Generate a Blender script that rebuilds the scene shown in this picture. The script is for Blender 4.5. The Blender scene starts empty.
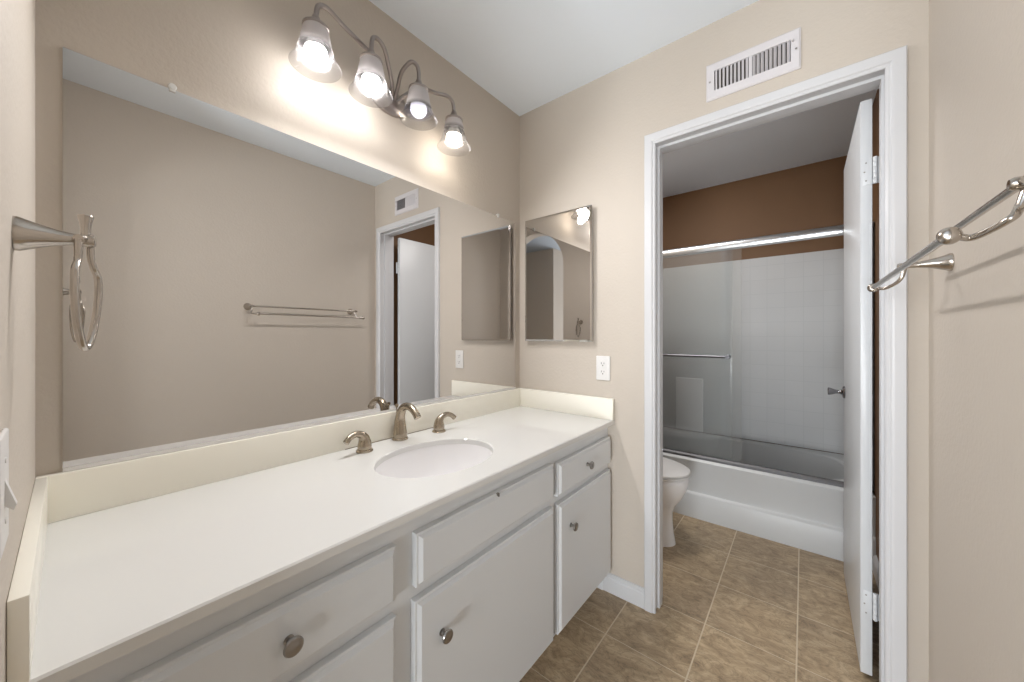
import bpy, bmesh, math, random
from mathutils import Vector, Matrix

SC = bpy.context.scene
COL = SC.collection
PI = math.pi

# ------------------------------------------------------------------ camera, world, daylight, exposure
D = 1.605          # end wall (with the doorway)
XM = -1.247        # vanity wall
XR = 0.288         # right wall
YN = -0.044        # arch wall, the camera stands in its arch
H = 2.44

cd = bpy.data.cameras.new('camera')
cd.sensor_width = 36.0
cd.lens = 359.4533 * 36.0 / 1024.0
cd.shift_y = -(341.0 - 335.0757) / 1024.0
cd.clip_start = 0.01
cam = bpy.data.objects.new('camera', cd)
COL.objects.link(cam)
cam.location = (0, 0, 1.2041)
cam.rotation_euler = (PI / 2, 0, math.radians(39.0483))
SC.camera = cam

W = bpy.data.worlds.new('daylight')
SC.world = W
W.use_nodes = True
W.node_tree.nodes['Background'].inputs[0].default_value = (0.62, 0.78, 1.0, 1)
W.node_tree.nodes['Background'].inputs[1].default_value = 1.0

def area(name, loc, rot, sx, sy, power, col):
    l = bpy.data.lights.new(name, 'AREA')
    l.shape = 'RECTANGLE'
    l.size, l.size_y = sx, sy
    l.energy, l.color = power, col
    o = bpy.data.objects.new(name, l)
    o.location, o.rotation_euler = loc, rot
    COL.objects.link(o)
    return o

# daylight entering the two windows of the bedroom behind the arch
area('window_daylight', (.45, -4.15, .70), (math.radians(113), 0, 0), 1.7, 1.1, 160, (0.93, 0.97, 1.0))
# unseen fill light added to lift the dark tub room, no fixture there
area('tub_room_fill', (-.80, 2.1, 2.42), (0, 0, 0), .7, .5, 7.0, (1.0, .98, .96))
area('window_daylight', (-1.55, -4.15, 1.45), (PI / 2, 0, 0), 1.1, 1.1, 55, (0.93, 0.97, 1.0))

SC.view_settings.view_transform = 'Standard'
SC.view_settings.look = 'None'
SC.view_settings.gamma = 1.0
SC.view_settings.use_curve_mapping = False
SC.view_settings.exposure = 1.03
SC.cycles.max_bounces = 14
SC.cycles.diffuse_bounces = 8
SC.cycles.glossy_bounces = 8
SC.cycles.transmission_bounces = 8
SC.cycles.transparent_max_bounces = 12
SC.cycles.use_denoising = True
SC.cycles.caustics_reflective = True
SC.cycles.sample_clamp_indirect = 6.0
SC.cycles.blur_glossy = 0.5

BULB_POWER = [27.0, 27.0, .85, 25.0]
LAMP_POWER = [1.5, 1.5, 1.4, 1.5]

# ------------------------------------------------------------------ materials
def srgb(r, g, b):
    f = lambda c: c / 12.92 if c <= 0.04045 else ((c + 0.055) / 1.055) ** 2.4
    return (f(r / 255.0), f(g / 255.0), f(b / 255.0), 1.0)

def base_mat(name, col, rough=0.5, metal=0.0, spec=0.5, coat=0.0):
    m = bpy.data.materials.new(name)
    m.use_nodes = True
    b = m.node_tree.nodes['Principled BSDF']
    b.inputs['Base Color'].default_value = col
    b.inputs['Roughness'].default_value = rough
    b.inputs['Metallic'].default_value = metal
    b.inputs['Specular IOR Level'].default_value = spec
    b.inputs['Coat Weight'].default_value = coat
    return m

def N(m, t, **kw):
    n = m.node_tree.nodes.new(t)
    for k, v in kw.items():
        setattr(n, k, v)
    return n

def L(m, a, b):
    m.node_tree.links.new(a, b)

def bsdf(m):
    return m.node_tree.nodes['Principled BSDF']

def add_bump(m, scale, strength, dist=0.002, detail=3.0, rough=0.5):
    tc = N(m, 'ShaderNodeTexCoord')
    no = N(m, 'ShaderNodeTexNoise')
    no.inputs['Scale'].default_value = scale
    no.inputs['Detail'].default_value = detail
    no.inputs['Roughness'].default_value = rough
    bp = N(m, 'ShaderNodeBump')
    bp.inputs['Strength'].default_value = strength
    bp.inputs['Distance'].default_value = dist
    L(m, tc.outputs['Object'], no.inputs['Vector'])
    L(m, no.outputs['Fac'], bp.inputs['Height'])
    L(m, bp.outputs['Normal'], bsdf(m).inputs['Normal'])
    return tc, no

def mottled(m, col, amount=0.06, scale=3.0):
    """very slight tone variation of a painted or moulded surface"""
    tc = N(m, 'ShaderNodeTexCoord')
    no = N(m, 'ShaderNodeTexNoise')
    no.inputs['Scale'].default_value = scale
    no.inputs['Detail'].default_value = 4
    mx = N(m, 'ShaderNodeMix', data_type='RGBA')
    mx.inputs[6].default_value = tuple(c * (1 - amount) for c in col[:3]) + (1,)
    mx.inputs[7].default_value = tuple(min(1, c * (1 + amount)) for c in col[:3]) + (1,)
    L(m, tc.outputs['Object'], no.inputs['Vector'])
    L(m, no.outputs['Fac'], mx.inputs[0])
    L(m, mx.outputs[2], bsdf(m).inputs['Base Color'])

def painted(name, col, rough, bump_scale=0, bump=0.0, amount=0.03, scale=2.0, spec=0.5):
    m = base_mat(name, col, rough, spec=spec)
    mottled(m, col, amount, scale)
    if bump:
        add_bump(m, bump_scale, bump)
    return m

TAN = srgb(196, 187, 176)
M_WALL = painted('tan_orange_peel_paint', TAN, 0.6, 95, 0.5, 0.02)
M_BWALL = painted('brown_tub_wall', srgb(116, 84, 54), 0.6, 95, 0.2, 0.02)  # darker and browner than the vanity walls
M_CEIL = painted('white_ceiling_paint', srgb(236, 245, 255), 0.85, 120, 0.12, 0.012)
M_TRIM = painted('white_gloss_trim_paint', srgb(208, 209, 212), 0.35, 60, 0.03, 0.01)
M_DOOR = painted('white_door_paint', srgb(210, 213, 216), 0.3, 30, 0.02, 0.01)
M_CAB = painted('white_cabinet_paint', srgb(218, 221, 224), 0.38, 45, 0.04, 0.015)
M_CREAM = painted('cream_cultured_marble', srgb(222, 222, 220), 0.09, amount=0.012, scale=5)
M_SPLASH = painted('cream_cultured_marble_splash', srgb(246, 243, 232), 0.2, amount=0.012, scale=5)
M_PORC = painted('white_porcelain', srgb(240, 239, 240), 0.1, amount=0.006)
M_TUB = painted('white_enamel', srgb(204, 206, 207), 0.34, amount=0.006)
M_PLAST = painted('white_plastic', srgb(226, 225, 224), 0.35, amount=0.006)
M_VENT = painted('white_vent_enamel', srgb(212, 209, 212), 0.4, amount=0.01)
M_DARK = base_mat('dark_slot', srgb(38, 35, 33), 0.8)
M_GAP = base_mat('chipped_paint', srgb(112, 106, 98), 0.8)
M_DUCT = base_mat('grey_duct_interior', srgb(70, 64, 60), 0.9)
M_SEAM = base_mat('aged_caulk', srgb(120, 104, 84), 0.8)

def metal(name, col, rough, aniso=0.0, scale=160.0):
    m = base_mat(name, col, rough, 1.0)
    b = bsdf(m)
    b.inputs['Anisotropic'].default_value = aniso
    tc = N(m, 'ShaderNodeTexCoord')
    no = N(m, 'ShaderNodeTexNoise')
    no.inputs['Scale'].default_value = scale
    mr = N(m, 'ShaderNodeMapRange')
    mr.inputs['To Min'].default_value = rough * 0.97
    mr.inputs['To Max'].default_value = rough * 1.03
    L(m, tc.outputs['Object'], no.inputs['Vector'])
    L(m, no.outputs['Fac'], mr.inputs['Value'])
    L(m, mr.outputs['Result'], b.inputs['Roughness'])
    return m

M_NICKEL = metal('brushed_nickel', srgb(188, 181, 173), 0.22)
M_ARM = metal('satin_nickel_arm', srgb(168, 160, 156), 0.34)
M_FAUCET = metal('brushed_nickel_faucet', srgb(172, 160, 143), 0.27)
M_KNOB = metal('pewter_knob', srgb(158, 154, 150), 0.3)
M_CHROME = metal('chrome', srgb(214, 216, 220), 0.12)
M_SATIN = metal('satin_aluminium', srgb(205, 207, 210), 0.25)
M_TRACK = metal('dull_aluminium_track', srgb(118, 118, 120), 0.55)
M_MIRROR = metal('silvered_mirror', srgb(216, 214, 212), 0.0)
bsdf(M_MIRROR).inputs['Roughness'].default_value = 0.0
for l_ in list(M_MIRROR.node_tree.links):
    if l_.to_socket.name == 'Roughness':
        M_MIRROR.node_tree.links.remove(l_)
M_MEDGE = metal('mirror_edge', srgb(150, 146, 140), 0.25)

def glass_mat():
    m = bpy.data.materials.new('clear_shower_glass')
    m.use_nodes = True
    nt = m.node_tree
    nt.nodes.remove(bsdf(m))
    out = nt.nodes['Material Output']
    tr = N(m, 'ShaderNodeBsdfTransparent'); tr.inputs[0].default_value = (0.965, 0.972, 0.97, 1)
    gl = N(m, 'ShaderNodeBsdfGlossy'); gl.inputs['Roughness'].default_value = 0.01
    df = N(m, 'ShaderNodeBsdfDiffuse'); df.inputs[0].default_value = (0.75, 0.77, 0.78, 1)
    fr = N(m, 'ShaderNodeFresnel'); fr.inputs[0].default_value = 1.5
    m1 = N(m, 'ShaderNodeMixShader'); m1.inputs[0].default_value = 0.05   # slight diffuse haze
    m2 = N(m, 'ShaderNodeMixShader')
    L(m, tr.outputs[0], m1.inputs[1]); L(m, df.outputs[0], m1.inputs[2])
    L(m, fr.outputs[0], m2.inputs[0])
    L(m, m1.outputs[0], m2.inputs[1]); L(m, gl.outputs[0], m2.inputs[2])
    L(m, m2.outputs[0], out.inputs[0])
    return m
M_GLASS = glass_mat()

def plastic_clear():
    m = base_mat('clear_plastic', (0.9, 0.9, 0.88, 1), 0.15)
    bsdf(m).inputs['Transmission Weight'].default_value = 0.25
    return m
M_CLEAR = plastic_clear()

def shade_mat(name, col, top):
    """frosted white glass: scatters the bulb's light through"""
    m = bpy.data.materials.new(name)
    m.use_nodes = True
    nt = m.node_tree
    nt.nodes.remove(bsdf(m))
    out = nt.nodes['Material Output']
    df = N(m, 'ShaderNodeBsdfDiffuse'); df.inputs[0].default_value = col
    tl = N(m, 'ShaderNodeBsdfTranslucent'); tl.inputs[0].default_value = col
    tp = N(m, 'ShaderNodeBsdfTransparent'); tp.inputs[0].default_value = (0.95, 0.95, 0.95, 1)
    gl = N(m, 'ShaderNodeBsdfGlossy'); gl.inputs['Roughness'].default_value = 0.25
    tc = N(m, 'ShaderNodeTexCoord'); no = N(m, 'ShaderNodeTexNoise'); no.inputs['Scale'].default_value = 14
    mr = N(m, 'ShaderNodeMapRange'); mr.inputs['To Min'].default_value = 0.10; mr.inputs['To Max'].default_value = 0.16
    L(m, tc.outputs['Object'], no.inputs['Vector']); L(m, no.outputs['Fac'], mr.inputs['Value'])
    a = N(m, 'ShaderNodeMixShader')
    b = N(m, 'ShaderNodeMixShader')
    c = N(m, 'ShaderNodeMixShader'); c.inputs[0].default_value = 0.05
    # frosting thins and its colour darkens towards the lip to hold down bulb glare
    sx = N(m, 'ShaderNodeSeparateXYZ'); L(m, tc.outputs['Object'], sx.inputs[0])
    g1 = N(m, 'ShaderNodeMapRange'); g1.inputs['From Min'].default_value = -.055; g1.inputs['From Max'].default_value = -.022
    g1.inputs['To Min'].default_value = .88; g1.inputs['To Max'].default_value = .28
    L(m, sx.outputs[2], g1.inputs['Value']); L(m, g1.outputs[0], b.inputs[0])
    g2 = N(m, 'ShaderNodeMapRange'); g2.inputs['From Min'].default_value = -.055; g2.inputs['From Max'].default_value = -.025
    L(m, sx.outputs[2], g2.inputs['Value'])
    cm = N(m, 'ShaderNodeMix', data_type='RGBA')
    cm.inputs[6].default_value = col; cm.inputs[7].default_value = top
    L(m, g2.outputs[0], cm.inputs[0]); L(m, cm.outputs[2], df.inputs[0]); L(m, cm.outputs[2], tl.inputs[0])
    L(m, mr.outputs[0], a.inputs[0])
    L(m, df.outputs[0], a.inputs[1]); L(m, tl.outputs[0], a.inputs[2])
    L(m, a.outputs[0], b.inputs[1]); L(m, tp.outputs[0], b.inputs[2])
    L(m, b.outputs[0], c.inputs[1]); L(m, gl.outputs[0], c.inputs[2])
    L(m, c.outputs[0], out.inputs[0])
    return m
M_SHADE = shade_mat('frosted_glass', (0.11, 0.105, 0.108, 1), (0.92, 0.88, 0.90, 1))
M_SHADE_IN = shade_mat('darkened_inner_glass', (0.09, 0.085, 0.085, 1), (0.09, 0.085, 0.085, 1))  # inner face coloured dark against the bulb's glare

def emit_mat(name, col, strength):
    m = bpy.data.materials.new(name)
    m.use_nodes = True
    m.node_tree.nodes.remove(bsdf(m))
    e = N(m, 'ShaderNodeEmission')
    e.inputs[0].default_value = col
    e.inputs[1].default_value = strength
    L(m, e.outputs[0], m.node_tree.nodes['Material Output'].inputs[0])
    return m
M_BULB = [emit_mat('lit_bulb_warm', (1.0, 0.97, 0.945, 1), BULB_POWER[0]),
          emit_mat('lit_bulb_warm', (1.0, 0.97, 0.945, 1), BULB_POWER[1]),
          emit_mat('lit_bulb_cool', (0.90, 0.86, 1.0, 1), BULB_POWER[2]),
          emit_mat('lit_bulb_warmer', (1.0, 0.91, 0.80, 1), BULB_POWER[3])]

def floor_mat():
    m = base_mat('slate_look_tile', (0.3, 0.24, 0.18, 1), 0.4)
    geo = N(m, 'ShaderNodeTexCoord')
    sep = N(m, 'ShaderNodeSeparateXYZ')
    L(m, geo.outputs['Object'], sep.inputs[0])
    def mth(op, a, b=None, c=None):
        n = N(m, 'ShaderNodeMath', operation=op)
        for i, v in enumerate((a, b, c)):
            if v is None:
                continue
            if isinstance(v, (int, float)):
                n.inputs[i].default_value = v
            else:
                L(m, v, n.inputs[i])
        return n.outputs[0]
    px, py = 0.2995, 0.3085
    tx = mth('DIVIDE', mth('ADD', sep.outputs[0], 0.3195 + px * 20), px)
    ty = mth('DIVIDE', mth('ADD', sep.outputs[1], -1.98 + py * 30), py)
    fx, fy = mth('FRACT', tx), mth('FRACT', ty)
    dx = mth('MULTIPLY', mth('MINIMUM', fx, mth('SUBTRACT', 1.0, fx)), px)
    dy = mth('MULTIPLY', mth('MINIMUM', fy, mth('SUBTRACT', 1.0, fy)), py)
    dd = mth('MINIMUM', mth('ADD', dx, -0.0002), mth('ADD', dy, 0.0009))
    cell = N(m, 'ShaderNodeCombineXYZ')
    L(m, mth('FLOOR', tx), cell.inputs[0]); L(m, mth('FLOOR', ty), cell.inputs[1])
    wn = N(m, 'ShaderNodeTexWhiteNoise', noise_dimensions='3D')
    L(m, cell.outputs[0], wn.inputs['Vector'])
    # each tile carries its own piece of a streaked slate pattern
    off = N(m, 'ShaderNodeVectorMath', operation='MULTIPLY_ADD')
    L(m, wn.outputs['Color'], off.inputs[0]); off.inputs[1].default_value = (7, 7, 7)
    L(m, geo.outputs['Object'], off.inputs[2])
    mp = N(m, 'ShaderNodeMapping')
    mp.inputs['Rotation'].default_value = (0, 0, math.radians(-38))
    mp.inputs['Scale'].default_value = (7.0, 14.0, 7.0)
    L(m, off.outputs[0], mp.inputs['Vector'])
    n1 = N(m, 'ShaderNodeTexNoise')
    n1.inputs['Scale'].default_value = 1.0; n1.inputs['Detail'].default_value = 11
    n1.inputs['Roughness'].default_value = 0.70; n1.inputs['Distortion'].default_value = 2.2
    L(m, mp.outputs[0], n1.inputs['Vector'])
    n2 = N(m, 'ShaderNodeTexNoise')
    n2.inputs['Scale'].default_value = 3.2; n2.inputs['Detail'].default_value = 3
    L(m, off.outputs[0], n2.inputs['Vector'])
    rmp = N(m, 'ShaderNodeValToRGB')
    e = rmp.color_ramp.elements
    e[0].position = 0.28; e[0].color = srgb(138, 121, 99)
    e[1].position = 0.74; e[1].color = srgb(208, 191, 164)
    k = e.new(0.45); k.color = srgb(168, 149, 123)
    k = e.new(0.56); k.color = srgb(184, 165, 137)
    L(m, n1.outputs['Fac'], rmp.inputs[0])
    mx = N(m, 'ShaderNodeMix', data_type='RGBA', blend_type='MULTIPLY')
    mx.inputs[0].default_value = 1.0
    tone = N(m, 'ShaderNodeValToRGB')
    tone.color_ramp.elements[0].color = (0.80, 0.78, 0.77, 1); tone.color_ramp.elements[0].position = 0.3
    tone.color_ramp.elements[1].color = (1.08, 1.05, 1.0, 1); tone.color_ramp.elements[1].position = 0.7
    L(m, n2.outputs['Fac'], tone.inputs[0])
    # fine dark clefts of the slate surface
    n3 = N(m, 'ShaderNodeTexNoise'); n3.inputs['Scale'].default_value = 1.3; n3.inputs['Detail'].default_value = 8
    n3.inputs['Roughness'].default_value = 0.6; n3.inputs['Distortion'].default_value = 2.5
    L(m, mp.outputs[0], n3.inputs['Vector'])
    rd = mth('ABSOLUTE', mth('SUBTRACT', n3.outputs['Fac'], 0.5))
    cr = N(m, 'ShaderNodeMapRange'); cr.inputs['From Min'].default_value = 0.0; cr.inputs['From Max'].default_value = 0.035
    cr.inputs['To Min'].default_value = 0.68; cr.inputs['To Max'].default_value = 1.0
    L(m, rd, cr.inputs['Value'])
    sc3 = N(m, 'ShaderNodeVectorMath', operation='SCALE'); L(m, rmp.outputs[0], sc3.inputs[0]); L(m, cr.outputs[0], sc3.inputs['Scale'])
    L(m, sc3.outputs[0], mx.inputs[6]); L(m, tone.outputs[0], mx.inputs[7])
    gr = N(m, 'ShaderNodeMapRange')
    gr.inputs['From Min'].default_value = 0.0016; gr.inputs['From Max'].default_value = 0.0030
    L(m, dd, gr.inputs['Value'])
    fin = N(m, 'ShaderNodeMix', data_type='RGBA')
    fin.inputs[6].default_value = srgb(208, 193, 168)
    L(m, gr.outputs[0], fin.inputs[0]); L(m, mx.outputs[2], fin.inputs[7])
    L(m, fin.outputs[2], bsdf(m).inputs['Base Color'])
    hs = mth('ADD', mth('MULTIPLY', n1.outputs['Fac'], 0.5), mth('MULTIPLY', gr.outputs[0], 0.5))
    bp = N(m, 'ShaderNodeBump'); bp.inputs['Strength'].default_value = 0.6; bp.inputs['Distance'].default_value = 0.006
    L(m, hs, bp.inputs['Height']); L(m, bp.outputs[0], bsdf(m).inputs['Normal'])
    return m
M_FLOOR = floor_mat()

def tile_mat():
    m = base_mat('white_wall_tile', srgb(226, 228, 230), 0.4, spec=0.35)
    tc = N(m, 'ShaderNodeTexCoord')
    mp = N(m, 'ShaderNodeMapping')
    mp.inputs['Rotation'].default_value = (PI / 2, 0, 0)
    br = N(m, 'ShaderNodeTexBrick')
    br.offset = 0.0
    br.inputs['Color1'].default_value = srgb(204, 205, 206)
    br.inputs['Color2'].default_value = srgb(202, 203, 204)
    br.inputs['Mortar'].default_value = srgb(195, 197, 198)
    br.inputs['Scale'].default_value = 1.0
    br.inputs['Mortar Size'].default_value = 0.0018
    br.inputs['Brick Width'].default_value = 0.1085
    br.inputs['Row Height'].default_value = 0.1085
    L(m, tc.outputs['Object'], mp.inputs[0]); L(m, mp.outputs[0], br.inputs[0])
    L(m, br.outputs['Color'], bsdf(m).inputs['Base Color'])
    no = N(m, 'ShaderNodeTexNoise'); no.inputs['Scale'].default_value = 9
    L(m, tc.outputs['Object'], no.inputs[0])
    sb = N(m, 'ShaderNodeMath', operation='SUBTRACT')
    L(m, no.outputs['Fac'], sb.inputs[0]); L(m, br.outputs['Fac'], sb.inputs[1])
    bp = N(m, 'ShaderNodeBump'); bp.inputs['Strength'].default_value = 0.12; bp.inputs['Distance'].default_value = 0.002
    L(m, sb.outputs[0], bp.inputs['Height']); L(m, bp.outputs[0], bsdf(m).inputs['Normal'])
    return m
M_TILE = tile_mat()
M_CARPET = painted('beige_carpet', srgb(176, 164, 148), 0.95, 300, 0.6, 0.08, 30)

# ------------------------------------------------------------------ mesh helpers
def box(bm, x0, x1, y0, y1, z0, z1, bev=0.0, seg=2):
    vs = [bm.verts.new((x, y, z)) for x in (x0, x1) for y in (y0, y1) for z in (z0, z1)]
    q = [(0, 1, 3, 2), (4, 6, 7, 5), (0, 4, 5, 1), (2, 3, 7, 6), (0, 2, 6, 4), (1, 5, 7, 3)]
    fs = [bm.faces.new([vs[i] for i in f]) for f in q]
    if bev > 0:
        es = list({e for f in fs for e in f.edges})
        bmesh.ops.bevel(bm, geom=es, offset=bev, segments=seg, profile=0.5, affect='EDGES', clamp_overlap=True)
    return fs

def frame_from(d):
    d = Vector(d).normalized()
    a = Vector((0, 0, 1)) if abs(d.z) < 0.9 else Vector((1, 0, 0))
    u = d.cross(a).normalized()
    v = d.cross(u).normalized()
    return d, u, v

def lathe(bm, prof, org, axis=(0, 0, 1), segs=32, su=1.0, sv=1.0, cap0=True, cap1=True):
    """prof: list of (radius, height along axis)"""
    d, u, v = frame_from(axis)
    org = Vector(org)
    rings = []
    for r, h in prof:
        if r < 1e-6:
            rings.append([bm.verts.new(org + d * h)])
        else:
            rings.append([bm.verts.new(org + d * h + u * (math.cos(2 * PI * i / segs) * r * su) + v * (math.sin(2 * PI * i / segs) * r * sv)) for i in range(segs)])
    for a, b in zip(rings[:-1], rings[1:]):
        for i in range(segs):
            j = (i + 1) % segs
            if len(a) == 1 and len(b) == 1:
                continue
            if len(a) == 1:
                bm.faces.new((a[0], b[i], b[j]))
            elif len(b) == 1:
                bm.faces.new((a[i], b[0], a[j]))
            else:
                bm.faces.new((a[i], b[i], b[j], a[j]))
    if cap0 and len(rings[0]) > 1:
        bm.faces.new(rings[0])
    if cap1 and len(rings[-1]) > 1:
        bm.faces.new(list(reversed(rings[-1])))

def catmull(pts, rad, n=8):
    P = [Vector(p) for p in pts]
    out, ro = [], []
    for i in range(len(P) - 1):
        p0, p1, p2, p3 = P[max(i - 1, 0)], P[i], P[i + 1], P[min(i + 2, len(P) - 1)]
        for k in range(n):
            t = k / n
            out.append(0.5 * ((2 * p1) + (-p0 + p2) * t + (2 * p0 - 5 * p1 + 4 * p2 - p3) * t * t + (-p0 + 3 * p1 - 3 * p2 + p3) * t ** 3))
            ro.append(rad[i] * (1 - t) + rad[i + 1] * t)
    out.append(P[-1]); ro.append(rad[-1])
    return out, ro

def tube(bm, pts, rad, segs=14, smooth=8, closed=False, flat=1.0):
    if isinstance(rad, (int, float)):
        rad = [rad] * len(pts)
    if closed:
        P = [Vector(p) for p in pts]
        k = len(P)
        out, ro = [], []
        for i in range(k):
            p0, p1, p2, p3 = P[i - 1], P[i], P[(i + 1) % k], P[(i + 2) % k]
            for s in range(smooth):
                t = s / smooth
                out.append(0.5 * ((2 * p1) + (-p0 + p2) * t + (2 * p0 - 5 * p1 + 4 * p2 - p3) * t * t + (-p0 + 3 * p1 - 3 * p2 + p3) * t ** 3))
                ro.append(rad[i] * (1 - t) + rad[(i + 1) % k] * t)
        P, R = out, ro
    elif smooth > 1 and len(pts) > 2:
        P, R = catmull(pts, rad, smooth)
    else:
        P, R = [Vector(p) for p in pts], list(rad)
    n = len(P)
    rings = []
    u = None
    for i in range(n):
        if closed:
            d = (P[(i + 1) % n] - P[i - 1]).normalized()
        else:
            d = (P[min(i + 1, n - 1)] - P[max(i - 1, 0)]).normalized()
        if u is None:
            _, u, _v = frame_from(d)
        u = (u - d * u.dot(d)).normalized()
        v = d.cross(u)
        rings.append([bm.verts.new(P[i] + u * (math.cos(2 * PI * s / segs) * R[i]) + v * (math.sin(2 * PI * s / segs) * R[i] * flat)) for s in range(segs)])
    m = n if closed else n - 1
    for i in range(m):
        a, b = rings[i], rings[(i + 1) % n]
        for s in range(segs):
            t = (s + 1) % segs
            bm.faces.new((a[s], a[t], b[t], b[s]))
    if not closed:
        bm.faces.new(list(reversed(rings[0])))
        bm.faces.new(rings[-1])

def prism(bm, poly, axis, a0, a1):
    """poly of 2-D points extruded along axis 'x','y' or 'z' from a0 to a1"""
    def mk(p, a):
        if axis == 'x':
            return (a, p[0], p[1])
        if axis == 'y':
            return (p[0], a, p[1])
        return (p[0], p[1], a)
    A = [bm.verts.new(mk(p, a0)) for p in poly]
    B = [bm.verts.new(mk(p, a1)) for p in poly]
    bm.faces.new(A)
    bm.faces.new(list(reversed(B)))
    n = len(poly)
    for i in range(n):
        j = (i + 1) % n
        bm.faces.new((A[i], B[i], B[j], A[j]))

def BM():
    return bmesh.new()

def obj(name, bm, mats, parent=None, smooth=True, angle=35.0):
    if not isinstance(mats, (list, tuple)):
        mats = [mats]
    bmesh.ops.remove_doubles(bm, verts=bm.verts, dist=1e-6)
    bmesh.ops.recalc_face_normals(bm, faces=bm.faces)
    off = Vector((0, 0, 0))
    p = parent
    while p is not None:
        off += Vector(p.location)
        p = p.parent
    bmesh.ops.translate(bm, verts=bm.verts, vec=-off)
    if smooth:
        for f in bm.faces:
            f.smooth = True
        lim = math.radians(angle)
        for e in bm.edges:
            if len(e.link_faces) == 2:
                e.smooth = e.calc_face_angle(0) < lim
    me = bpy.data.meshes.new(name)
    bm.to_mesh(me)
    bm.free()
    for m in mats:
        me.materials.append(m)
    o = bpy.data.objects.new(name, me)
    COL.objects.link(o)
    if parent is not None:
        o.parent = parent
    return o

def thing(name, label, cat, loc, group=None):
    o = bpy.data.objects.new(name, None)
    o.empty_display_size = 0.05
    COL.objects.link(o)
    o.location = loc
    o['label'] = label
    o['category'] = cat
    if group:
        o['group'] = group
    return o

def tag(o, label, cat, group=None):
    o['label'] = label
    o['category'] = cat
    if group:
        o['group'] = group
    return o

def struct(name, bm, m, parent=None, label=None, cat=None, smooth=False):
    o = obj(name, bm, m, parent, smooth)
    if parent is None:
        o['kind'] = 'structure'
        if label:
            o['label'] = label
        if cat:
            o['category'] = cat
    return o

# ------------------------------------------------------------------ the room shell
DX0, DX1, DZ = -0.503, 0.203, 2.036      # clear doorway
WT = 0.115                                # end wall thickness
YB = 3.37                                 # back wall behind the tub

b = BM(); box(b, XM - .1, XR + .1, YN - .12, YB + .1, -.06, 0)
struct('floor', b, M_FLOOR, label='beige slate-look tile floor running from the vanity through the doorway', cat='floor')
b = BM(); box(b, -3.3, 1.7, -4.3, YN - .12, -.06, 0)
struct('floor_bedroom', b, M_CARPET, label='beige carpet of the room behind the arch', cat='floor')
b = BM(); box(b, -3.3, 1.7, -4.3, YN - .12, H, H + .06)
struct('ceiling_bedroom', b, painted('ceiling_daylight_blue', srgb(176, 188, 204), 0.85))  # blue cast of the daylight put into the ceiling colour
b = BM(); box(b, XM - .1, XR + .1, YN - .12, YB + .1, H, H + .06)
struct('ceiling', b, M_CEIL, label='flat white painted ceiling', cat='ceiling')

b = BM(); box(b, XM - .1, XM, YN, D + WT * .5, 0, H)
struct('wall_left', b, M_WALL, label='tan textured wall behind the long vanity mirror', cat='wall')
b = BM(); box(b, XR, XR + .1, YN, D + WT * .5, 0, H)
struct('wall_right', b, M_WALL, label='tan textured wall carrying the double towel rail', cat='wall')
b = BM()
prism(b, [(XM, 0), (DX0 - .02, 0), (DX0 - .02, DZ + .02), (DX1 + .02, DZ + .02), (DX1 + .02, 0), (XR, 0), (XR, H), (XM, H)], 'y', D, D + WT)
struct('wall_back', b, M_WALL, label='tan textured wall with the doorway to the tub room', cat='wall')

# arch wall
AX0, AX1 = -0.567, 0.167
ac, ar = (AX0 + AX1) / 2, (AX1 - AX0) / 2
az = 2.304 - ar
arch = [(-3.2, 0), (AX0, 0)] + [(ac - ar * math.cos(PI * i / 40), az + ar * math.sin(PI * i / 40)) for i in range(41)] + [(AX1, 0), (1.6, 0), (1.6, H), (-3.2, H)]
b = BM(); prism(b, arch, 'y', YN - .12, YN)
struct('wall_front', b, M_WALL, label='tan wall pierced by a round-topped arch', cat='wall')

# room behind the arch
b = BM(); prism(b, [(-3.3, 0), (1.7, 0), (1.7, H), (-3.3, H)], 'y', -4.3, -4.2)
struct('wall_bedroom_back', b, M_WALL)
b = BM(); prism(b, [(-4.2, 0), (YN - .12, 0), (YN - .12, H), (-4.2, H)], 'x', -3.3, -3.2)
struct('wall_bedroom_left', b, M_WALL)
b = BM(); prism(b, [(-4.2, 0), (YN - .12, 0), (YN - .12, H), (-4.2, H)], 'x', 1.6, 1.7)
struct('wall_bedroom_right', b, M_WALL)
b = BM()
prism(b, [(XR, -1.2), (1.6, -1.2), (1.6, -1.3), (.38, -1.3), (.38, -1.52), (XR, -1.52)], 'z', 0, H)
struct('wall_bedroom_corner', b, M_WALL)

# tub room walls
b = BM(); box(b, XM - .1, XM, D + WT * .5, YB + .1, 0, H)
struct('wall_tub_left', b, M_BWALL)
b = BM(); box(b, XR, XR + .1, D + WT * .5, YB + .1, 0, H)
struct('wall_tub_right', b, M_BWALL)
b = BM(); box(b, XM, XR, YB, YB + .1, 0, H)
struct('wall_tub_back', b, M_BWALL, label='brown wall above the white tub tile', cat='wall')
TZ0, TZ1 = .386, 1.80
b = BM(); box(b, XM, XR, YB - .012, YB, TZ0, TZ1)
box(b, XM, XM + .012, 2.66, YB - .012, TZ0, TZ1); box(b, XR - .012, XR, 2.66, YB - .012, TZ0, TZ1)
struct('wall_tub_tile', b, M_TILE, label='glossy white square tile lining the tub alcove', cat='wall tile')

# door casing, jamb and stop
def casing_profile(w, t):
    # across the width from the opening edge outwards: (offset, thickness)
    return [(0, 0), (0, t * .55), (w * .10, t * .72), (w * .22, t * .72), (w * .30, t * .95), (w * .42, t), (w * .93, t), (w, t * .82), (w, 0)]

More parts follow.
